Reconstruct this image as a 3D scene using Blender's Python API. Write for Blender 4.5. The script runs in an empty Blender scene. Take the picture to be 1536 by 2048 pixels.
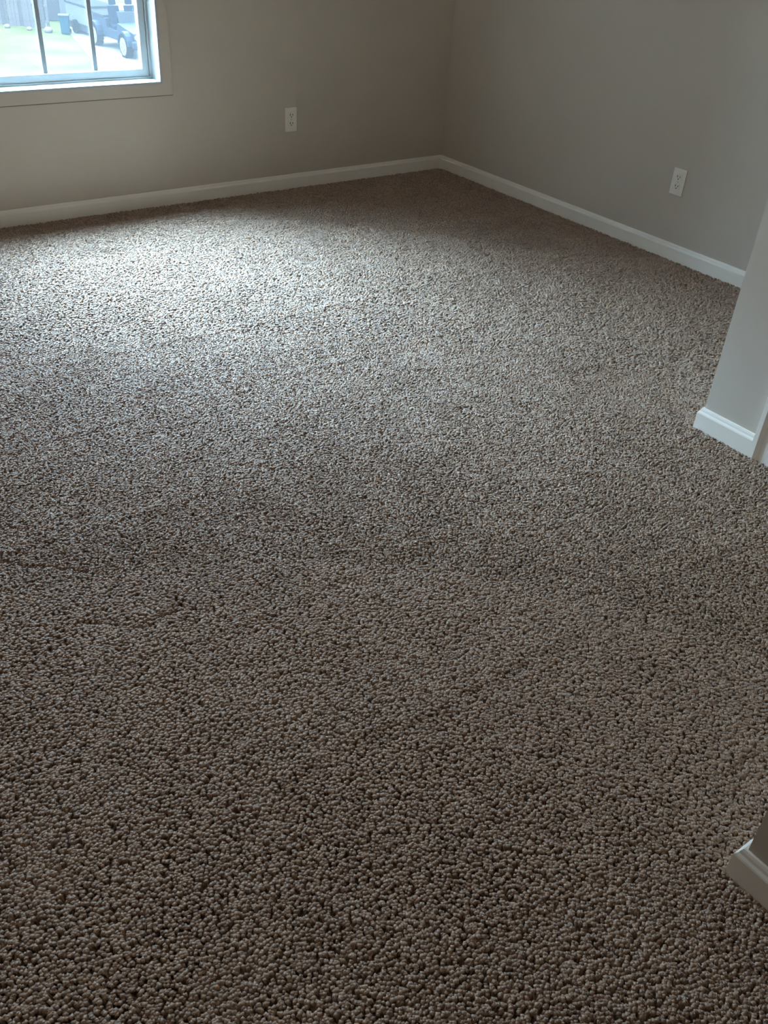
import bpy, bmesh, math, random
import numpy as np
from mathutils import Vector, Matrix

S = bpy.context.scene
C = S.collection
rng = np.random.default_rng(7)
random.seed(7)

# ------------------------------------------------------------------ camera
cam_d = bpy.data.cameras.new('camera')
cam = bpy.data.objects.new('camera', cam_d)
C.objects.link(cam)
R_ = Vector((0.80918079, -0.58474119, 0.05748199))
U_ = Vector((0.30025607, 0.49561873, 0.81498980))
F_ = Vector((0.50504726, 0.64221477, -0.57661725))
M = Matrix((R_, U_, -F_)).transposed().to_4x4()
M.translation = Vector((-3.49195608, -4.14291692, 1.34960849))
cam.matrix_world = M
cam_d.sensor_fit = 'VERTICAL'
cam_d.sensor_height = 36.0
cam_d.lens = 1793.47 / 2048 * 36.0
cam_d.clip_start = 0.02
cam_d.clip_end = 500
S.camera = cam

# ------------------------------------------------------------------ sky, sun, exposure
SKY = 13.0
SUN = 15.0
FILL_LAMP = 0.85
# overcast sky: the horizon a third as bright as the zenith
world = bpy.data.worlds.new('overcast_sky')
S.world = world
world.use_nodes = True
nt = world.node_tree
nt.nodes.clear()
wo = nt.nodes.new('ShaderNodeOutputWorld')
bg = nt.nodes.new('ShaderNodeBackground')
tc = nt.nodes.new('ShaderNodeTexCoord')
sx = nt.nodes.new('ShaderNodeSeparateXYZ')
cr = nt.nodes.new('ShaderNodeValToRGB')
cr.color_ramp.elements[0].position = 0.0
cr.color_ramp.elements[0].color = (0.58 * 0.33, 0.80 * 0.33, 1.0 * 0.33, 1)
cr.color_ramp.elements[1].position = 1.0
cr.color_ramp.elements[1].color = (0.54, 0.76, 1.0, 1)
nt.links.new(tc.outputs['Generated'], sx.inputs[0])
nt.links.new(sx.outputs['Z'], cr.inputs[0])
nt.links.new(cr.outputs[0], bg.inputs[0])
bg.inputs[1].default_value = SKY
nt.links.new(bg.outputs[0], wo.inputs[0])

sun_d = bpy.data.lights.new('hazy_sun', 'SUN')
sun_d.energy = SUN
sun_d.angle = math.radians(54)
sun_d.color = (0.48, 0.74, 1.0)
sun = bpy.data.objects.new('hazy_sun', sun_d)
C.objects.link(sun)
el = math.radians(52)
az = math.radians(22)
dirv = Vector((math.sin(az) * math.cos(el), -math.cos(az) * math.cos(el), -math.sin(el)))
sun.rotation_euler = dirv.to_track_quat('-Z', 'Y').to_euler()
sun.location = (-6, 6, 9)

por_d = bpy.data.lights.new('window_portal', 'AREA')      # sampling guide only, gives no light of its own
por_d.shape = 'RECTANGLE'
por_d.size, por_d.size_y = 1.0, 1.5
por_d.cycles.is_portal = True
por = bpy.data.objects.new('window_portal', por_d)
C.objects.link(por)
por.location = (-2.18, 0.13, 1.28)
por.rotation_euler = (math.radians(-90), 0, 0)

vs = S.view_settings
vs.view_transform = 'Standard'
vs.look = 'None'
vs.gamma = 1.0
vs.use_curve_mapping = False
vs.exposure = 2.75
S.cycles.use_denoising = True
S.cycles.max_bounces = 10
S.cycles.diffuse_bounces = 6
S.cycles.transparent_max_bounces = 12
S.cycles.sample_clamp_indirect = 8


# ------------------------------------------------------------------ materials
def mat(name, col, rough=0.6, noise=0.0, scale=20.0, bump=0.0, bscale=200.0, spec=0.4, metal=0.0, sheen=0.0):
    m = bpy.data.materials.new(name)
    m.use_nodes = True
    t = m.node_tree
    b = t.nodes['Principled BSDF']
    b.inputs['Base Color'].default_value = (*col, 1)
    b.inputs['Roughness'].default_value = rough
    b.inputs['Specular IOR Level'].default_value = spec
    b.inputs['Metallic'].default_value = metal
    if sheen:
        b.inputs['Sheen Weight'].default_value = sheen
        b.inputs['Sheen Roughness'].default_value = 0.45
    tcn = t.nodes.new('ShaderNodeTexCoord')
    if noise:
        n = t.nodes.new('ShaderNodeTexNoise')
        n.inputs['Scale'].default_value = scale
        n.inputs['Detail'].default_value = 4
        t.links.new(tcn.outputs['Object'], n.inputs['Vector'])
        r = t.nodes.new('ShaderNodeValToRGB')
        a, c = 1 - noise, 1 + noise
        r.color_ramp.elements[0].position = 0.3
        r.color_ramp.elements[1].position = 0.7
        r.color_ramp.elements[0].color = (*[x * a for x in col], 1)
        r.color_ramp.elements[1].color = (*[min(1, x * c) for x in col], 1)
        t.links.new(n.outputs['Fac'], r.inputs[0])
        t.links.new(r.outputs[0], b.inputs['Base Color'])
    if bump:
        n2 = t.nodes.new('ShaderNodeTexNoise')
        n2.inputs['Scale'].default_value = bscale
        n2.inputs['Detail'].default_value = 3
        t.links.new(tcn.outputs['Object'], n2.inputs['Vector'])
        bp = t.nodes.new('ShaderNodeBump')
        bp.inputs['Strength'].default_value = bump
        bp.inputs['Distance'].default_value = 0.002
        t.links.new(n2.outputs['Fac'], bp.inputs['Height'])
        t.links.new(bp.outputs[0], b.inputs['Normal'])
    return m


WALL = (0.56, 0.48, 0.405)
m_wall = mat('wall_paint', WALL, 0.75, 0.02, 3, 0.12, 260, spec=0.25)
m_casing_shadow = mat('casing_shadow', (0.20, 0.165, 0.135), 0.8, 0.1, 30, spec=0.2)  # dark tone for the shadow along the casing edge
m_ceil = mat('ceiling_paint', (0.80, 0.78, 0.75), 0.9, 0.02, 3, 0.3, 120, spec=0.2)
m_trim = mat('trim_paint', (0.86, 0.785, 0.70), 0.38, 0.02, 8, spec=0.45)
m_vinyl = mat('window_vinyl', (0.42, 0.43, 0.42), 0.35, 0.02, 15)
m_grid = mat('grid_bar', (0.26, 0.265, 0.27), 0.4, 0.03, 15)
m_plate = mat('outlet_plastic', (0.80, 0.73, 0.64), 0.35, 0.02, 40)
m_slot = mat('slot_dark', (0.03, 0.026, 0.022), 0.6, 0.1, 60)
m_screw = mat('screw_metal', (0.55, 0.52, 0.47), 0.35, 0.05, 100, metal=0.6)
m_base = mat('carpet_backing', (0.20, 0.15, 0.11), 1.0, 0.3, 120, 0.6, 300, spec=0.05)
m_door = mat('door_paint', (0.62, 0.58, 0.52), 0.45, 0.02, 6)
m_brass = mat('knob_metal', (0.55, 0.53, 0.5), 0.3, 0.03, 30, metal=1.0)

m_blocker = mat('blocker_siding', (0.16, 0.15, 0.14), 0.8, 0.04, 3)

m_glass = bpy.data.materials.new('window_glass')
m_glass.use_nodes = True
t = m_glass.node_tree
t.nodes.clear()
o_ = t.nodes.new('ShaderNodeOutputMaterial')
tr = t.nodes.new('ShaderNodeBsdfTransparent')
tr.inputs[0].default_value = (0.93, 0.97, 0.97, 1)
gl = t.nodes.new('ShaderNodeBsdfGlossy')
gl.inputs['Roughness'].default_value = 0.03
lw = t.nodes.new('ShaderNodeLayerWeight')            # Schlick reflectance, the same from both sides of the pane
lw.inputs['Blend'].default_value = 0.5
p5 = t.nodes.new('ShaderNodeMath')
p5.operation = 'POWER'
p5.inputs[1].default_value = 5.0
t.links.new(lw.outputs['Facing'], p5.inputs[0])
fr = t.nodes.new('ShaderNodeMath')
fr.operation = 'MULTIPLY_ADD'
fr.inputs[1].default_value = 0.96
fr.inputs[2].default_value = 0.04
t.links.new(p5.outputs[0], fr.inputs[0])
mx = t.nodes.new('ShaderNodeMixShader')
t.links.new(fr.outputs[0], mx.inputs[0])
t.links.new(tr.outputs[0], mx.inputs[1])
t.links.new(gl.outputs[0], mx.inputs[2])
df = t.nodes.new('ShaderNodeBsdfTranslucent')          # thin film of dust that scatters daylight
df.inputs[0].default_value = (0.9, 0.97, 1.0, 1)
mx2 = t.nodes.new('ShaderNodeMixShader')
nz = t.nodes.new('ShaderNodeTexNoise')
nz.inputs['Scale'].default_value = 3.0
mp = t.nodes.new('ShaderNodeMapRange')
mp.inputs['To Min'].default_value = 0.006
mp.inputs['To Max'].default_value = 0.008
t.links.new(nz.outputs['Fac'], mp.inputs['Value'])
t.links.new(mp.outputs[0], mx2.inputs[0])
t.links.new(mx.outputs[0], mx2.inputs[1])
t.links.new(df.outputs[0], mx2.inputs[2])
t.links.new(mx2.outputs[0], o_.inputs[0])

# carpet yarn: colour of each tuft from a point attribute
m_carpet = bpy.data.materials.new('carpet_yarn')
m_carpet.use_nodes = True
t = m_carpet.node_tree
b = t.nodes['Principled BSDF']
at = t.nodes.new('ShaderNodeAttribute')
at.attribute_name = 'shade'
ramp = t.nodes.new('ShaderNodeValToRGB')
e = ramp.color_ramp.elements
e[0].position = 0.0
e[0].color = (0.24, 0.137, 0.080, 1)
e[1].position = 1.0
e[1].color = (0.62, 0.41, 0.275, 1)
e2 = ramp.color_ramp.elements.new(0.5)
e2.color = (0.44, 0.274, 0.172, 1)
tco = t.nodes.new('ShaderNodeTexCoord')
fib = t.nodes.new('ShaderNodeTexNoise')                # single fibres inside a tuft
fib.inputs['Scale'].default_value = 420.0
fib.inputs['Detail'].default_value = 2
t.links.new(tco.outputs['Object'], fib.inputs['Vector'])
fmix = t.nodes.new('ShaderNodeMath')
fmix.operation = 'MULTIPLY_ADD'
fmix.inputs[1].default_value = 0.7
t.links.new(fib.outputs['Fac'], fmix.inputs[0])
fsub = t.nodes.new('ShaderNodeMath')
fsub.operation = 'SUBTRACT'
fsub.inputs[1].default_value = 0.35
t.links.new(at.outputs['Fac'], fsub.inputs[0])
t.links.new(fsub.outputs[0], fmix.inputs[2])
t.links.new(fmix.outputs[0], ramp.inputs[0])
fbp = t.nodes.new('ShaderNodeBump')
fbp.inputs['Strength'].default_value = 0.5
fbp.inputs['Distance'].default_value = 0.001
t.links.new(fib.outputs['Fac'], fbp.inputs['Height'])
t.links.new(fbp.outputs[0], b.inputs['Normal'])
t.links.new(ramp.outputs[0], b.inputs['Base Color'])
b.inputs['Roughness'].default_value = 0.5
b.inputs['Specular IOR Level'].default_value = 0.8
b.inputs['Sheen Weight'].default_value = 1.0
b.inputs['Sheen Roughness'].default_value = 0.3
tl_ = t.nodes.new('ShaderNodeBsdfTranslucent')          # yarn lets light through
mxs = t.nodes.new('ShaderNodeMixShader')
mxs.inputs[0].default_value = 0.2
t.links.new(ramp.outputs[0], tl_.inputs[0])
t.links.new(b.outputs[0], mxs.inputs[1])
t.links.new(tl_.outputs[0], mxs.inputs[2])
t.links.new(mxs.outputs[0], t.nodes['Material Output'].inputs[0])


# ------------------------------------------------------------------ helpers
def link(name, bm, m, parent=None, smooth=False, loc=None):
    me = bpy.data.meshes.new(name)
    bmesh.ops.recalc_face_normals(bm, faces=bm.faces[:])
    bm.to_mesh(me)
    bm.free()
    if smooth:
        for p in me.polygons:
            p.use_smooth = True
    me.materials.append(m)
    o = bpy.data.objects.new(name, me)
    C.objects.link(o)
    if parent is not None:
        o.parent = parent
    if loc is not None:
        o.location = loc
    return o


def box(bm, x0, x1, y0, y1, z0, z1, bev=0.0, seg=2):
    r = bmesh.ops.create_cube(bm, size=1.0)
    vs_ = r['verts']
    for v in vs_:
        v.co = Vector(((x0 + x1) / 2 + v.co.x * (x1 - x0), (y0 + y1) / 2 + v.co.y * (y1 - y0), (z0 + z1) / 2 + v.co.z * (z1 - z0)))
    if bev:
        es = list({e for v in vs_ for e in v.link_edges})
        bmesh.ops.bevel(bm, geom=es, offset=bev, segments=seg, affect='EDGES', profile=0.5)


def boxes(*args, bev=0.0):
    bm = bmesh.new()
    for a in args:
        box(bm, *a, bev=bev)
    return bm


def poly_prism(pts, axis, a, b, bev=0.0):
    """prism over a 2D outline: axis 'x' -> pts are (y,z); 'y' -> (x,z); 'z' -> (x,y)"""
    bm = bmesh.new()

    def P(p, s):
        return {'x': (s, p[0], p[1]), 'y': (p[0], s, p[1]), 'z': (p[0], p[1], s)}[axis]
    A = [bm.verts.new(P(p, a)) for p in pts]
    B = [bm.verts.new(P(p, b)) for p in pts]
    n = len(pts)
    bm.faces.new(A)
    bm.faces.new(B[::-1])
    for i in range(n):
        bm.faces.new((A[i], B[i], B[(i + 1) % n], A[(i + 1) % n]))
    if bev:
        bmesh.ops.bevel(bm, geom=bm.edges[:], offset=bev, segments=2, affect='EDGES', profile=0.5)
    return bm


def cyl(bm, c, r, h, axis='y', n=16, r2=None):
    res = bmesh.ops.create_cone(bm, cap_ends=True, segments=n, radius1=r, radius2=r if r2 is None else r2, depth=h)
    rot = {'x': Matrix.Rotation(math.pi / 2, 3, 'Y'), 'y': Matrix.Rotation(math.pi / 2, 3, 'X'), 'z': Matrix.Identity(3)}[axis]
    for v in res['verts']:
        v.co = rot @ v.co + Vector(c)


def ring(x0, x1, z0, z1, wl, wr, wb, wt, y0, y1, bev=0.0):
    """picture frame in the XZ plane, outer x0..x1,z0..z1, member widths, depth y0..y1, mitred"""
    bm = bmesh.new()
    o = [(x0, z0), (x1, z0), (x1, z1), (x0, z1)]
    i = [(x0 + wl, z0 + wb), (x1 - wr, z0 + wb), (x1 - wr, z1 - wt), (x0 + wl, z1 - wt)]
    V = {}
    for k in range(4):
        for nm, src in (('o', o), ('i', i)):
            for d, y in (('f', y0), ('b', y1)):
                V[nm, d, k] = bm.verts.new((src[k][0], y, src[k][1]))
    for k in range(4):
        j = (k + 1) % 4
        bm.faces.new((V['o', 'f', k], V['o', 'f', j], V['i', 'f', j], V['i', 'f', k]))
        bm.faces.new((V['o', 'b', j], V['o', 'b', k], V['i', 'b', k], V['i', 'b', j]))
        bm.faces.new((V['o', 'f', j], V['o', 'f', k], V['o', 'b', k], V['o', 'b', j]))
        bm.faces.new((V['i', 'f', k], V['i', 'f', j], V['i', 'b', j], V['i', 'b', k]))
    bmesh.ops.recalc_face_normals(bm, faces=bm.faces[:])
    if bev:
        es = [e for e in bm.edges if len(e.link_faces) == 2 and e.calc_face_angle(0) > 0.5]
        bmesh.ops.bevel(bm, geom=es, offset=bev, segments=2, affect='EDGES', profile=0.5)
    return bm


def sweep(path, prof):
    """profile [(offset, z)] along a floor path; offset goes to the left of the walking direction; corners mitred"""
    bm = bmesh.new()
    n = len(path)
    rows = []
    for k in range(n):
        p = Vector(path[k])
        d0 = (Vector(path[k]) - Vector(path[k - 1])).normalized() if k else None
        d1 = (Vector(path[k + 1]) - Vector(path[k])).normalized() if k < n - 1 else None
        d0 = d0 or d1
        d1 = d1 or d0
        n0, n1 = Vector((-d0.y, d0.x)), Vector((-d1.y, d1.x))
        mdir = (n0 + n1).normalized()
        mdir = mdir / max(0.3, mdir.dot(n0))
        rows.append([bm.verts.new((p.x + mdir.x * o, p.y + mdir.y * o, z)) for o, z in prof])
    q = len(prof)
    for k in range(n - 1):
        for j in range(q):
            bm.faces.new((rows[k][j], rows[k + 1][j], rows[k + 1][(j + 1) % q], rows[k][(j + 1) % q]))
    bm.faces.new(rows[0])
    bm.faces.new(rows[-1][::-1])
    return bm


def struct(o):
    o['kind'] = 'structure'
    return o


def empty(name, loc, rz=0.0, parent=None):
    o = bpy.data.objects.new(name, None)
    o.empty_display_size = 0.1
    C.objects.link(o)
    o.location = loc
    o.rotation_euler = (0, 0, rz)
    if parent is not None:
        o.parent = parent
    return o


def tag(o, label, cat, group=None, kind=None):
    o['label'] = label
    o['category'] = cat
    if group:
        o['group'] = group
    if kind:
        o['kind'] = kind
    return o


def copy_tree(o, parent=None):
    c = o.copy()
    C.objects.link(c)
    if parent is not None:
        c.parent = parent
    for ch in o.children:
        copy_tree(ch, c)
    return c


# ------------------------------------------------------------------ room shell
XL, YF, ZC = -4.55, -5.75, 2.44
ZB = -0.012                                  # top of the backing under the pile
AX, AY0, AY1 = -1.188, -2.781, -3.045        # short wall beside the doorway
BX, BY = -2.418, -3.818                      # near wall corner
WX0, WX1, WZ0, WZ1 = -2.665, -1.690, 0.543, 2.02

struct(link('floor', boxes((XL - .15, 0.15, YF - .15, 0.16, -0.2, ZB)), m_base))
struct(link('ceiling', boxes((XL - .15, 0.15, YF - .15, 0.16, ZC, ZC + 0.2)), m_ceil))
struct(link('wall_back', boxes((XL - .15, WX0, 0, 0.16, ZB, ZC), (WX1, 0.15, 0, 0.16, ZB, ZC),
                               (WX0, WX1, 0, 0.16, ZB, WZ0), (WX0, WX1, 0, 0.16, WZ1, ZC)), m_wall))
struct(link('wall_right', boxes((0, 0.15, YF, 0, ZB, ZC)), m_wall))
struct(link('wall_left', boxes((XL - .15, XL, YF, 0, ZB, ZC)), m_wall))
struct(link('wall_front', boxes((XL - .15, 0.15, YF - .15, YF, ZB, ZC)), m_wall))
# unseen wing wall on the left, added to block sky light from that side
struct(link('wall_sky_blocker', boxes((-8.0, -3.02, 0.16, 1.28, -5.4, 2.9)), m_blocker))
DT = 2.05                                     # doorway height
struct(link('wall_alcove', boxes((AX, 0, AY0 - 0.115, AY0, ZB, ZC), (AX, AX + 0.115, AY1, AY0 - 0.115, ZB, ZC),
                                 (AX, AX + 0.115, BY, AY1, DT, ZC)), m_wall))
bmn = poly_prism([(BX, BY), (AX + 0.115, BY), (AX + 0.115, BY - 0.115), (BX + 0.115, BY - 0.115), (BX + 0.115, YF), (BX, YF)], 'z', ZB, ZC)
struct(link('wall_entry', bmn, m_wall))

BBH = 0.0685
prof = [(0.0, ZB), (0.014, ZB), (0.014, 0.050), (0.0125, 0.0535), (0.009, 0.058), (0.0075, 0.0635), (0.005, BBH), (0.0, BBH)]
# each run walked so that the room lies on its left
struct(link('baseboard_back', sweep([(0, 0), (XL, 0)], prof), m_trim))
struct(link('baseboard_right', sweep([(0, AY0), (0, 0)], prof), m_trim))
struct(link('baseboard_left', sweep([(XL, 0), (XL, YF)], prof), m_trim))
struct(link('baseboard_front', sweep([(XL, YF), (BX, YF)], prof), m_trim))
struct(link('baseboard_alcove', sweep([(AX, -2.972), (AX, AY0), (0, AY0)], prof), m_trim))
struct(link('baseboard_entry', sweep([(BX, YF), (BX, BY), (BX + 0.036, BY)], prof), m_trim))

# ------------------------------------------------------------------ doorway beside the alcove
# casing profile across y: thick outer edge, slope, thin inner edge (offset towards the room is -x)
def casing_pts(y_out, sgn):
    return [(AX, y_out), (AX - 0.017, y_out), (AX - 0.017, y_out + sgn * 0.014), (AX - 0.0105, y_out + sgn * 0.026),
            (AX - 0.008, y_out + sgn * 0.040), (AX - 0.009, y_out + sgn * 0.066), (AX, y_out + sgn * 0.066)]


trim = struct(link('trim_1', poly_prism(casing_pts(-2.972, -1), 'z', ZB, DT + 0.05), m_trim))
d1 = struct(empty('door_1', (AX + 0.06, (AY1 + BY) / 2, 0)))
dy0, dy1 = AY1 - 0.018, BY + 0.02
bm = boxes((AX, AX + 0.115, AY1 - 0.018, AY1, ZB, DT), (AX, AX + 0.115, BY, BY + 0.018, ZB, DT), (AX, AX + 0.115, BY, AY1, DT - 0.018, DT))
o = link('door_frame', bm, m_trim, d1)
o.matrix_parent_inverse = Matrix.Translation(d1.location).inverted()
bm = boxes((AX + 0.05, AX + 0.085, dy1, dy0, 0.012, DT - 0.022), bev=0.002)
o = link('door_slab', bm, m_door, d1)
o.matrix_parent_inverse = Matrix.Translation(d1.location).inverted()
pw = (dy0 - dy1) / 2
for (z0, z1) in ((0.18, 0.92), (1.04, 1.9)):
    for k in range(2):
        ya = dy1 + 0.09 + k * (pw - 0.035)
        bm = boxes((AX + 0.044, AX + 0.052, ya, ya + pw - 0.145, z0, z1), bev=0.004)
        o = link('door_panel', bm, m_door, d1)
        o.matrix_parent_inverse = Matrix.Translation(d1.location).inverted()
bm = bmesh.new()
bmesh.ops.create_uvsphere(bm, u_segments=16, v_segments=10, radius=0.027, matrix=Matrix.Translation((AX + 0.0, dy1 + 0.06, 0.95)))
cyl(bm, (AX + 0.03, dy1 + 0.06, 0.95), 0.012, 0.05, 'x')
o = link('door_knob', bm, m_brass, d1, True)
o.matrix_parent_inverse = Matrix.Translation(d1.location).inverted()
# thin door trim that starts where the near baseboard return stops
struct(link('trim_2', boxes((BX + 0.036, BX + 0.10, BY, BY + 0.006, ZB, DT), bev=0.0015), m_trim))

# ------------------------------------------------------------------ window
w = struct(empty('window_1', ((WX0 + WX1) / 2, 0, WZ0)))
inv = Matrix.Translation(w.location).inverted()


def wpart(name, bm, m, parent=None):
    o = link(name, bm, m, parent or w)
    if parent is None:
        o.matrix_parent_inverse = inv
    return o


CW = 0.05
wpart('casing', ring(WX0 - CW - .004, WX1 + CW + .004, WZ0 - CW - .004, WZ1 + CW + .004, CW, CW, CW, CW, -0.019, 0.0, 0.0015), m_wall)
wpart('casing_shadow_line', ring(WX0 - CW - .0105, WX1 + CW + .0105, WZ0 - CW - .0105, WZ1 + CW + .0105, .007, .007, .007, .007, -0.002, 0.0), m_casing_shadow)  # shadow line around the casing, painted as a thin dark strip
wpart('inner_bead', ring(WX0 - .005, WX1 + .005, WZ0 - .005, WZ1 + .005, 0.005, .005, .005, .005, -0.023, 0.0, 0.0012), m_vinyl)
wpart('jamb_liner', ring(WX0, WX1, WZ0, WZ1, .0035, .0035, .0035, 0.0035, -0.0215, 0.062), m_vinyl)
wpart('window_frame', ring(WX0, WX1, WZ0, WZ1, .014, .014, .012, .014, 0.062, 0.15, 0.002), m_vinyl)
MZ = 1.275
GX0, GX1 = WX0 + 0.046, WX1 - 0.046
low = wpart('lower_sash', ring(WX0 + .0155, WX1 - .0155, WZ0 + .005, MZ + .018, .0305, .0305, .038, .036, 0.070, 0.104, 0.003), m_vinyl)
upp = wpart('upper_sash', ring(WX0 + .0155, WX1 - .0155, MZ - .018, WZ1 - .014, .0305, .0305, .036, .034, 0.106, 0.14, 0.003), m_vinyl)
for par, z0, z1, yc in ((low, WZ0 + .043, MZ - .018, 0.087), (upp, MZ + .018, WZ1 - .048, 0.123)):
    pane = wpart('pane', boxes((GX0 - .004, GX1 + .004, yc + 0.009, yc + 0.012, z0 - .004, z1 + .004)), m_glass, par)
    for k in range(3):
        xc = GX1 - (k + 1) * (GX1 - GX0) / 4 + 0.012
        g = wpart('grid_bar', boxes((xc - .009, xc + .009, yc - .003, yc + .003, z0, z1), bev=0.0015), m_grid, par)
    zm = z0 + (z1 - z0) * 0.5
    g = wpart('grid_bar', boxes((GX0, GX1, yc - .0025, yc + .0025, zm - .009, zm + .009), bev=0.0015), m_grid, par)
wpart('weep_cover', boxes((-2.196, -2.180, -0.010, 0.012, WZ0 + .0035, WZ0 + .006), bev=0.0008), m_grid)
wpart('sash_lock', boxes((-2.21, -2.15, 0.060, 0.085, MZ + .018, MZ + .030), bev=0.003), m_vinyl)
wpart('exterior_trim', ring(WX0 - .09, WX1 + .09, WZ0 - .09, WZ1 + .09, .09, .09, .09, .09, 0.16, 0.18, 0.002), m_trim)


# ------------------------------------------------------------------ unseen ceiling light, added as warm fill
cl = empty('ceiling_fill_light', (-2.9, -2.5, ZC))
tag(cl, 'unseen flush dome ceiling light added as warm fill for the room', 'lamp')
bm = bmesh.new()
cyl(bm, (0, 0, -.012), .17, .024, 'z', 40)
link('fill_lamp_base', bm, m_trim, cl)
m_fill_dome = mat('fill_dome_glass', (0.8, 0.72, 0.6), 0.5, 0.02, 8)
nb_ = m_fill_dome.node_tree.nodes['Principled BSDF']
nb_.inputs['Emission Color'].default_value = (1.0, 0.76, 0.5, 1)
nb_.inputs['Emission Strength'].default_value = 0.25
bm = bmesh.new()
bmesh.ops.create_uvsphere(bm, u_segments=32, v_segments=16, radius=.15)
bmesh.ops.delete(bm, geom=[v for v in bm.verts if v.co.z > .01], context='VERTS')
for v in bm.verts:
    v.co.z = v.co.z * .55 - .024
link('fill_lamp_shade', bm, m_fill_dome, cl, True)
ld = bpy.data.lights.new('fill_bulb', 'POINT')
ld.energy = FILL_LAMP
ld.color = (1.0, 0.68, 0.42)
ld.shadow_soft_size = 0.1
lo = bpy.data.objects.new('fill_bulb', ld)
C.objects.link(lo)
lo.parent = cl
lo.location = (0, 0, -.24)


# ------------------------------------------------------------------ wall outlets (front faces local -y)
def make_outlet(loc, rz, label):
    r = empty('wall_outlet', loc, rz)
    tag(r, label, 'outlet')
    link('cover_plate', boxes((-.035, .035, -.006, 0, -.057, .057), bev=0.0025), m_plate, r)
    for s in (1, -1):
        zc = s * 0.0195
        bm = bmesh.new()
        pts = []
        for k in range(24):
            a = 2 * math.pi * k / 24
            pts.append((max(-.0165, min(.0165, .0185 * math.cos(a))), zc + max(-.0135, min(.0135, .0185 * math.sin(a)))))
        bm = poly_prism(pts, 'y', -.0078, -.004)
        rc = link('receptacle', bm, m_plate, r)
        link('slot', boxes((-.0085, -.0055, -.0084, -.0072, zc - .001, zc + .008)), m_slot, rc)
        link('slot', boxes((.0055, .0085, -.0084, -.0072, zc - .001, zc + .0065)), m_slot, rc)
        bm = bmesh.new()
        cyl(bm, (0, -.0078, zc - .007), .0027, .0012, 'y', 12)
        link('ground_hole', bm, m_slot, rc)
    bm = bmesh.new()
    cyl(bm, (0, -.0065, 0), .0032, .002, 'y', 14)
    link('screw', bm, m_screw, r)
    return r


make_outlet((-1.0053, 0, 0.3336), 0, 'white duplex outlet below and right of the window, on the window wall')
make_outlet((0, -1.6372, 0.329), -math.pi / 2, 'white duplex outlet above the long baseboard on the right wall')

# ------------------------------------------------------------------ carpet pile
def vnoise(x, y, scale, seed):
    """smooth value noise in [-1, 1]"""
    g = np.random.default_rng(seed).uniform(-1, 1, (256, 256))
    u, v = x * scale + 91.3, y * scale + 57.7
    i, j = np.floor(u).astype(int), np.floor(v).astype(int)
    fu, fv = u - i, v - j
    fu, fv = fu * fu * (3 - 2 * fu), fv * fv * (3 - 2 * fv)
    i, j = i % 255, j % 255
    return (g[i, j] * (1 - fu) * (1 - fv) + g[i + 1, j] * fu * (1 - fv) + g[i, j + 1] * (1 - fu) * fv + g[i + 1, j + 1] * fu * fv)


def carpet_points(s):
    nx, ny = int(-XL / s), int(-YF / s)
    X, Y = np.meshgrid(XL + (np.arange(nx) + 0.5) * s, YF + (np.arange(ny) + 0.5) * s)
    X = X + (np.arange(ny) % 2)[:, None] * s * 0.5
    X = (X + rng.uniform(-.42, .42, X.shape) * s).ravel()
    Y = (Y + rng.uniform(-.42, .42, Y.shape) * s).ravel()
    ok = (X < -.014) & (X > XL + .014) & (Y < -.014) & (Y > YF + .014)
    ok &= ~((X > AX - .014) & (Y < AY0 + .014) & ~((X < AX + .05) & (Y < AY1 - .02) & (Y > BY + .02)))
    ok &= ~((X > BX - .014) & (Y < BY + .014))
    return X[ok], Y[ok]


def in_view(X, Y, mg):
    d = np.stack([X - M.translation.x, Y - M.translation.y, np.full_like(X, -M.translation.z)], 1)
    z = d @ np.array(F_)
    zz = np.maximum(z, .05)
    px = 768 + 1793 * (d @ np.array(R_)) / zz
    py = 1024 - 1793 * (d @ np.array(U_)) / zz
    return (z > .05) & (px > -mg) & (px < 1536 + mg) & (py > -mg) & (py < 2048 + mg)


PX, PY = carpet_points(0.0076)
near = in_view(PX, PY, 120)
PX, PY = PX[near], PY[near]
dist = np.hypot(PX - M.translation.x, PY - M.translation.y)
PX, PY = PX[dist > 3.0], PY[dist > 3.0]
NX, NY = carpet_points(0.0054)
near = in_view(NX, NY, 120)
NX, NY = NX[near], NY[near]
dist = np.hypot(NX - M.translation.x, NY - M.translation.y)
NX, NY, dist = NX[dist <= 3.0], NY[dist <= 3.0], dist[dist <= 3.0]
close = dist < 1.7
QX, QY = carpet_points(0.018)
far = ~in_view(QX, QY, 110)
QX, QY = QX[far], QY[far]


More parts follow.
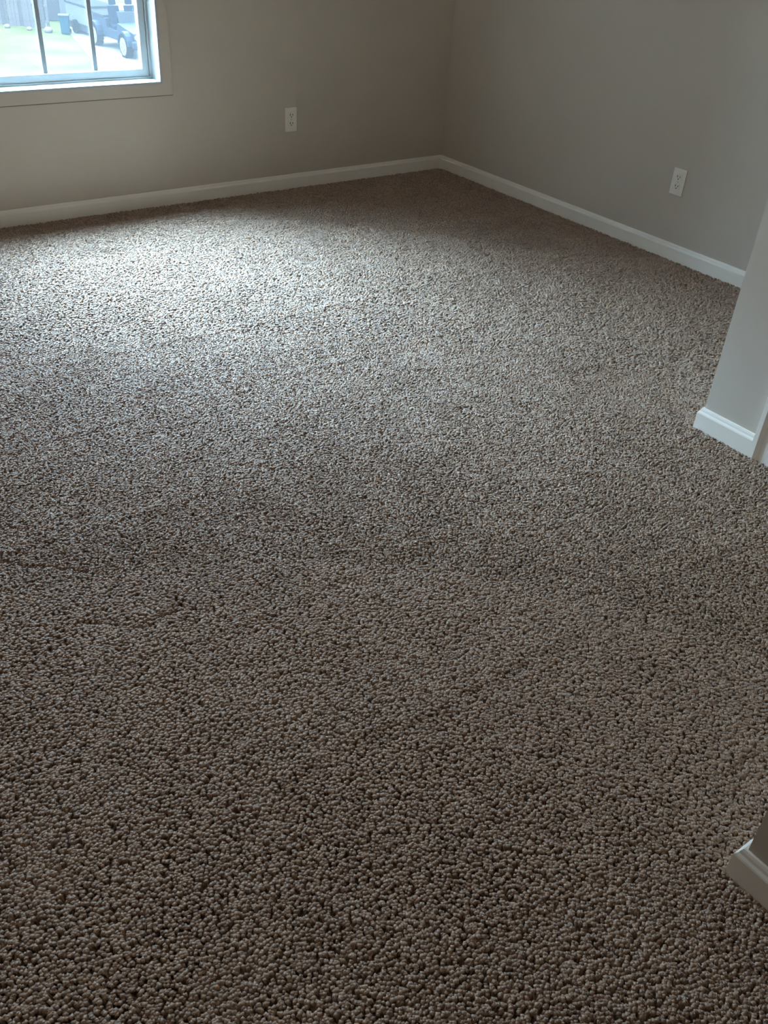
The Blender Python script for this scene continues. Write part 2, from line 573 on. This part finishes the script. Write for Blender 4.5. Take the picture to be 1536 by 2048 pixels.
def tufts(X, Y, rad, hgt, sides):
    n = len(X)
    # vacuum tracks: strokes along x, each lane leaning the other way
    edges = np.array([-5.3, -4.9, -4.45, -4.0, -3.62, -3.2, -2.78, -2.30, -1.86, -1.43, -1.0, -0.6, -0.2])
    yy = Y + 0.05 * vnoise(X, Y, 0.9, 3) + 0.016 * vnoise(X, Y, 7, 4)
    lane = np.searchsorted(edges, yy)
    sgn = np.where(lane % 2 == 0, 1.0, -1.0) * (0.75 + 0.25 * vnoise(X, Y, 1.3, 9))
    lx = 0.16 * sgn + 0.22 * vnoise(X, Y, 42, 11) + 0.18 * vnoise(X, Y, 9, 12) + rng.normal(0, .34, n)
    ly = 0.0 + 0.22 * vnoise(X, Y, 42, 13) + 0.18 * vnoise(X, Y, 9, 14) + rng.normal(0, .34, n)
    H = hgt * (1 + 0.09 * vnoise(X, Y, 60, 21) + 0.06 * vnoise(X, Y, 6, 22) + rng.normal(0, .055, n))
    # thin raised ridges left where two vacuum strokes meet
    near_e = np.min(np.abs(yy[:, None] - edges[None]), axis=1)
    H *= 1 + 0.16 * np.exp(-(near_e / 0.011) ** 2) * (vnoise(X, Y, 2.2, 51) > 0.05)
    # parted pile along creases
    for (ax, ay, bx, by) in ((-3.45, -2.31, -3.19, -2.34), (-3.19, -2.34, -3.03, -2.47), (-3.12, -2.63, -3.0, -2.72), (-3.0, -2.72, -2.9, -2.69)):
        dx, dy = bx - ax, by - ay
        L = math.hypot(dx, dy)
        ux, uy = dx / L, dy / L
        tpar = (X - ax) * ux + (Y - ay) * uy
        dper = -(X - ax) * uy + (Y - ay) * ux + 0.008 * vnoise(X, Y, 25, 31)
        wgt = np.exp(-(dper / 0.010) ** 2) * ((tpar > 0) & (tpar < L))
        sg = np.sign(dper)
        lx += -uy * sg * wgt * 0.5
        ly += ux * sg * wgt * 0.5
        H *= 1 - 0.25 * wgt
    R0 = rad * rng.uniform(.8, 1.25, n)
    shade = np.clip(0.5 + 0.20 * rng.normal(0, 1, n) + 0.10 * vnoise(X, Y, 30, 41) + 0.06 * vnoise(X, Y, 4, 42), 0, 1)
    z0 = np.full(n, ZB)
    levels = [(0.0, 0.95), (0.87, 1.12)]
    ph = rng.uniform(0, 2 * math.pi, n)
    V, m = [], sides
    for f_, rr in levels:
        for k in range(m):
            a = ph + 2 * math.pi * k / m + f_ * 0.9
            V.append(np.stack([X + lx * H * f_ ** 1.4 + R0 * rr * np.cos(a), Y + ly * H * f_ ** 1.4 + R0 * rr * np.sin(a),
                               z0 + H * f_ + 0 * a], 1))
    V.append(np.stack([X + lx * H * 1.02, Y + ly * H * 1.02, z0 + H], 1))
    per = len(V)
    V = np.stack(V, 1).reshape(-1, 3)
    F = []
    for l in range(1):
        for k in range(m):
            k2 = (k + 1) % m
            a, b_, c_, d_ = l * m + k, l * m + k2, (l + 1) * m + k2, (l + 1) * m + k
            F += [(a, b_, c_), (a, c_, d_)]
    for k in range(m):
        F.append((m + k, m + (k + 1) % m, 2 * m))
    F = np.array(F)
    F = (np.arange(n)[:, None, None] * per + F[None]).reshape(-1, 3)
    return V, F, np.repeat(shade, per)


V1, F1, s1 = tufts(NX[close], NY[close], 0.0038, 0.0120, 4)
V2, F2, s2 = tufts(np.concatenate([NX[~close], PX]), np.concatenate([NY[~close], PY]),
                   np.concatenate([np.full((~close).sum(), 0.0040), np.full(len(PX), 0.0056)]), 0.0120, 3)
V3, F3, s3 = tufts(QX, QY, 0.0115, 0.0120, 4)
V = np.concatenate([V1, V2, V3]).astype(np.float32)
F = np.concatenate([F1, F2 + len(V1), F3 + len(V1) + len(V2)]).astype(np.int32)
sh = np.concatenate([s1, s2, s3]).astype(np.float32)
me = bpy.data.meshes.new('carpet')
me.vertices.add(len(V))
me.vertices.foreach_set('co', V.ravel())
me.loops.add(F.size)
me.loops.foreach_set('vertex_index', F.ravel())
me.polygons.add(len(F))
me.polygons.foreach_set('loop_start', np.arange(0, F.size, 3, dtype=np.int32))
me.polygons.foreach_set('use_smooth', np.ones(len(F), dtype=bool))
me.update(calc_edges=True)
at_ = me.attributes.new('shade', 'FLOAT', 'POINT')
at_.data.foreach_set('value', sh)
me.materials.append(m_carpet)
carpet = bpy.data.objects.new('carpet', me)
C.objects.link(carpet)
tag(carpet, 'grey-brown cut-pile carpet with faint vacuum tracks covering the whole room floor', 'carpet', kind='stuff')
print('carpet triangles', len(F))

# ------------------------------------------------------------------ outside, seen through the window (the room is upstairs)
G = -5.4
m_grass = mat('lawn', (0.0160, 0.0158, 0.0056), 0.9, 0.25, 0.6, spec=0.0)
m_drive = mat('driveway_concrete', (0.0315, 0.0272, 0.0248), 0.85, 0.08, 0.8, spec=0.0)
m_fence = mat('weathered_wood', (0.0236, 0.0190, 0.0184), 0.85, 0.25, 5, spec=0.0)
m_fence2 = mat('weathered_wood_dark', (0.0158, 0.0129, 0.0128), 0.85, 0.25, 5, spec=0.0)
m_bin = mat('bin_plastic', (0.0021, 0.0109, 0.0152), 0.45, 0.08, 5, spec=0.0)
m_lid = mat('bin_lid', (0.0175, 0.0231, 0.0224), 0.45, 0.08, 5, spec=0.0)
m_truck = mat('vehicle_paint', (0.0028, 0.0043, 0.0077), 0.5, 0.08, 2, spec=0.02)
m_tire = mat('tire_rubber', (0.0021, 0.0020, 0.0022), 0.8, 0.2, 10, spec=0.0)
m_rim = mat('rim_alloy', (0.0385, 0.0347, 0.0320), 0.5, 0.04, 10, spec=0.0)
m_seat = mat('seat_vinyl', (0.0019, 0.0033, 0.0058), 0.6, 0.1, 6, spec=0.0)
m_cglass = mat('dark_glass', (0.0035, 0.0043, 0.0054), 0.3, 0.1, 2, spec=0.02)
m_lamp = mat('headlight_lens', (0.0385, 0.0347, 0.0320), 0.4, 0.04, 10, spec=0.0)
m_chrome = mat('bumper_metal', (0.0053, 0.0063, 0.0090), 0.5, 0.08, 5, spec=0.0)
m_trailer = mat('trailer_skin', (0.0219, 0.0218, 0.0211), 0.5, 0.05, 2, spec=0.0)
m_trdark = mat('trailer_frame', (0.0073, 0.0069, 0.0083), 0.7, 0.1, 5, spec=0.0)
m_shed = mat('shed_siding', (0.0123, 0.0112, 0.0131), 0.8, 0.06, 3, spec=0.0)
m_siding = mat('house_siding', (0.0455, 0.0313, 0.0264), 0.8, 0.04, 3, spec=0.0)
m_roof = mat('roof_shingle', (0.0105, 0.0099, 0.0112), 0.9, 0.2, 6, spec=0.0)
m_stone = mat('pale_stone', (0.0350, 0.0297, 0.0264), 0.9, 0.15, 8, spec=0.0)

bm = poly_prism([(-40, 3), (40, 3), (60, 120), (-60, 120)], 'z', G - 0.3, G)
lawn = link('lawn', bm, m_grass)
struct(lawn)
bm = poly_prism([(10.30 - 1.9, 25.0), (40, 25.0), (40, 52.0), (14.8, 52.0), (12.16, 41.1), (10.30, 33.1)], 'z', G - 0.2, G + 0.03)
drive = link('driveway', bm, m_drive)
struct(drive)

# fence of upright boards: from beyond the left edge to beside the blue cart
fx0, fy0, fx1, fy1 = 7.4, 48.69, 11.85, 43.27
fl = math.hypot(fx1 - fx0, fy1 - fy0)
fence = empty('wood_fence', (fx0, fy0, G), math.atan2(fy1 - fy0, fx1 - fx0))
tag(fence, 'weathered grey upright-board fence standing behind the lawn outside', 'fence')
nb = int(fl / 0.19)
board_me = []
for k in range(4):
    hh = 1.86 + 0.02 * k
    bm = poly_prism([(-.088, 0.04), (.088, 0.04), (.088, hh - .05), (.05, hh), (-.05, hh), (-.088, hh - .05)], 'y', -0.012, 0.012)
    mm = bpy.data.meshes.new('board')
    bmesh.ops.recalc_face_normals(bm, faces=bm.faces[:])
    bm.to_mesh(mm)
    bm.free()
    mm.materials.append(m_fence if k % 2 else m_fence2)
    board_me.append(mm)
for k in range(nb):
    o = bpy.data.objects.new('board', board_me[random.randrange(4)])
    C.objects.link(o)
    o.parent = fence
    o.location = ((k + .5) * 0.19, random.uniform(-.014, .014), random.uniform(-.02, .02))
    o.rotation_euler = (0, random.uniform(-.02, .02), 0)
for z in (0.3, 0.95, 1.6):
    link('rail', boxes((0, fl, 0.026, 0.066, z, z + .09)), m_fence, fence)
for k in range(4):
    xx = 0.1 + k * (fl - .2) / 3
    link('post', boxes((xx - .05, xx + .05, 0.066, 0.166, 0, 1.8)), m_fence, fence)

# blue wheeled cart
rb = empty('recycling_cart', (12.2, 42.05, G), math.radians(-25))
rb.scale = (.84, .84, .88)
tag(rb, 'blue wheeled refuse cart at the end of the fence outside', 'cart')
bm = bmesh.new()
box(bm, -.25, .25, -.28, .28, .05, .86, bev=.03)
for v in bm.verts:
    f_ = 0.82 + 0.18 * v.co.z / .86
    v.co.x *= f_
    v.co.y *= f_
link('cart_body', bm, m_bin, rb)
link('lid', poly_prism([(-.31, .87), (.31, .87), (.31, .90), (.0, .95), (-.31, .92)], 'x', -.28, .28, .01), m_lid, rb)
for s in (-1, 1):
    bm = bmesh.new()
    cyl(bm, (s * .24, .24, .12), .12, .05, 'x', 18)
    link('wheel', bm, m_tire, rb)
bm = bmesh.new()
cyl(bm, (0, .34, .84), .018, .44, 'x', 10)
link('handle', bm, m_bin, rb)

# open off-road vehicle, nose towards the house (local: length along y, nose at -y)
tk = empty('off_road_vehicle', (13.22, 37.05, G + .03), 0.0)
tag(tk, 'dark blue open-top off-road vehicle with bright wheels on the pale driveway outside', 'vehicle')
YW = (-1.61, 1.60)                            # axle positions


def side_outline():
    pts = [(-2.25, .55), (-2.28, .78), (-2.20, .95), (-.62, 1.14), (-.50, .98), (-.45, .80), (.62, .80), (.72, 1.16), (2.18, 1.16), (2.22, .55)]
    low = []
    for yc in reversed(YW):
        low.append((yc + .46, .46))
        for k in range(1, 8):
            a = math.pi * k / 8
            low.append((yc + .46 * math.cos(a), .46 + .40 * math.sin(a)))
        low.append((yc - .46, .46))
    return pts + low


link('vehicle_body', poly_prism(side_outline(), 'x', -.72, .72, .02), m_truck, tk)
link('windshield', poly_prism([(-.60, 1.12), (-.36, 1.52), (-.33, 1.52), (-.57, 1.12)], 'x', -.62, .62), m_cglass, tk)
link('grille', boxes((-.50, .50, -2.31, -2.22, .62, .90), bev=.02), m_cglass, tk)
bump = link('front_bumper', boxes((-.88, .88, -2.62, -2.30, .42, .70), bev=.05), m_chrome, tk)
for s in (-1, 1):
    hl_bm = bmesh.new()
    cyl(hl_bm, (s * .60, -2.32, .80), .11, .10, 'y', 20)
    link('headlight', hl_bm, m_lamp, tk)
    for yc in YW:
        pts = []
        for k in range(9):
            a = math.pi * (k / 8)
            pts.append((yc + .56 * math.cos(a), .48 + .50 * math.sin(a)))
        for k in range(8, -1, -1):
            a = math.pi * (k / 8)
            pts.append((yc + .48 * math.cos(a), .46 + .44 * math.sin(a)))
        link('fender', poly_prism(pts, 'x', s * .66, s * .97), m_truck, tk)
        bm = bmesh.new()
        cyl(bm, (0, 0, 0), .41, .28, 'x', 28)
        bmesh.ops.bevel(bm, geom=[e for e in bm.edges if len(e.link_faces) == 2 and e.calc_face_angle(0) > 1.2], offset=.04, segments=2, affect='EDGES')
        wh = link('wheel', bm, m_tire, tk, loc=(s * .82, yc, .41))
        bm = bmesh.new()
        cyl(bm, (s * .135, 0, 0), .33, .03, 'x', 24)
        for k in range(5):
            a = 2 * math.pi * k / 5
            cyl(bm, (s * .155, .15 * math.cos(a), .15 * math.sin(a)), .05, .02, 'x', 8)
        link('rim', bm, m_rim, wh)
    st = link('seat', boxes((s * .36 - .25, s * .36 + .25, -.05, .45, .80, .98), bev=.05), m_seat, tk)
    bm = poly_prism([(.36, .92), (.54, .92), (.70, 1.62), (.58, 1.64)], 'x', s * .36 - .24, s * .36 + .24, .03)
    link('backrest', bm, m_seat, st)
    bm = poly_prism([(.60, 1.66), (.72, 1.66), (.76, 1.90), (.66, 1.90)], 'x', s * .36 - .15, s * .36 + .15, .03)
    link('headrest', bm, m_seat, st)
bm = bmesh.new()
bmesh.ops.create_circle(bm, segments=24, radius=.19)
bmesh.ops.delete(bm, geom=bm.faces[:], context='FACES_ONLY')
ringv = bm.verts[:]
bm.free()
bm = bmesh.new()
for k in range(24):
    a0, a1 = 2 * math.pi * k / 24, 2 * math.pi * (k + 1) / 24
    q = []
    for a in (a0, a1):
        for (dr, dz) in ((-.016, 0), (0, .016), (.016, 0), (0, -.016)):
            rr = .19 + dr
            q.append(bm.verts.new((rr * math.cos(a) - .36, -.22 - rr * math.sin(a) * .5 + dz * .5, 1.22 + rr * math.sin(a) * .8 + dz)))
    for m_ in range(4):
        bm.faces.new((q[m_], q[(m_ + 1) % 4], q[4 + (m_ + 1) % 4], q[4 + m_]))
link('steering_wheel', bm, m_tire, tk)
link('cargo_rack', boxes((-.74, .74, .86, 2.2, 1.14, 1.26), bev=.02), m_trdark, tk)
link('tail_bumper', boxes((-.70, .70, 2.2, 2.34, .48, .66), bev=.03), m_chrome, tk)

# low enclosed trailer behind the vehicle
tl = empty('box_trailer', (13.46, 42.0, G + .03), math.radians(3))
tag(tl, 'pale grey enclosed trailer between the blue cart and the off-road vehicle outside', 'trailer')
link('trailer_box', boxes((-.70, .70, -1.2, 1.2, .42, 1.16), bev=.03), m_trailer, tl)
link('trailer_roof', boxes((-.73, .73, -1.23, 1.23, 1.16, 1.25), bev=.02), m_trdark, tl)
link('trailer_frame', boxes((-.66, .66, -1.26, 1.22, .14, .42), bev=.02), m_trdark, tl)
for s in (-1, 1):
    bm = bmesh.new()
    cyl(bm, (s * .76, .1, .28), .28, .14, 'x', 22)
    link('wheel', bm, m_tire, tl)
link('tow_bar', boxes((-.05, .05, -1.9, -1.2, .30, .38)), m_trdark, tl)

# small shed behind the trailer
sd = empty('shed', (14.1, 47.0, G + .03), math.radians(-12))
tag(sd, 'blue-grey garden shed behind the pale trailer and the fence end outside', 'shed')
link('wall', boxes((-1.3, 1.3, -1.1, 1.1, 0, 2.1)), m_shed, sd)
link('roof', poly_prism([(-1.45, 2.05), (1.45, 2.05), (0, 2.95)], 'y', -1.25, 1.25), m_roof, sd)
link('shed_door', boxes((-.5, .5, -1.14, -1.08, .05, 1.9), bev=.01), m_trailer, sd)

# pale house far behind the truck
hs = empty('house', (24.5, 62, G), math.radians(-14))
tag(hs, 'pale neighbouring house far behind the off-road vehicle outside', 'house')
link('wall', boxes((-7, 7, -4, 4, 0, 3.0)), m_siding, hs)
link('roof', poly_prism([(-4.7, 2.95), (4.7, 2.95), (0, 5.2)], 'x', -7.5, 7.5), m_roof, hs)
for xx in (-5.0, -1.6, 4.2):
    wf = link('house_window', ring(xx - .6, xx + .6, .95, 2.25, .08, .08, .08, .08, -4.06, -3.98), m_trim, hs)
    link('pane', boxes((xx - .53, xx + .53, -4.02, -4.0, 1.02, 2.18)), m_cglass, wf)
link('front_door', boxes((1.1, 2.1, -4.05, -3.97, 0.05, 2.1), bev=.01), m_trdark, hs)

# pale stones at the foot of the fence
for k, (x, y, r, lab) in enumerate(((10.25, 44.35, .14, 'pale rock at the fence foot, leftmost of three outside the window'),
                                    (11.0, 43.5, .12, 'pale rock at the fence foot, middle of three outside the window'),
                                    (11.6, 42.65, .20, 'largest pale rock, at the fence foot beside the blue cart'))):
    bm = bmesh.new()
    bmesh.ops.create_icosphere(bm, subdivisions=2, radius=r)
    for v in bm.verts:
        v.co *= 1 + random.uniform(-.12, .12)
        v.co.z *= .7
    tag(link('rock', bm, m_stone, None, True, (x, y, G + r * .5)), lab, 'rock', 'rocks along the fence')
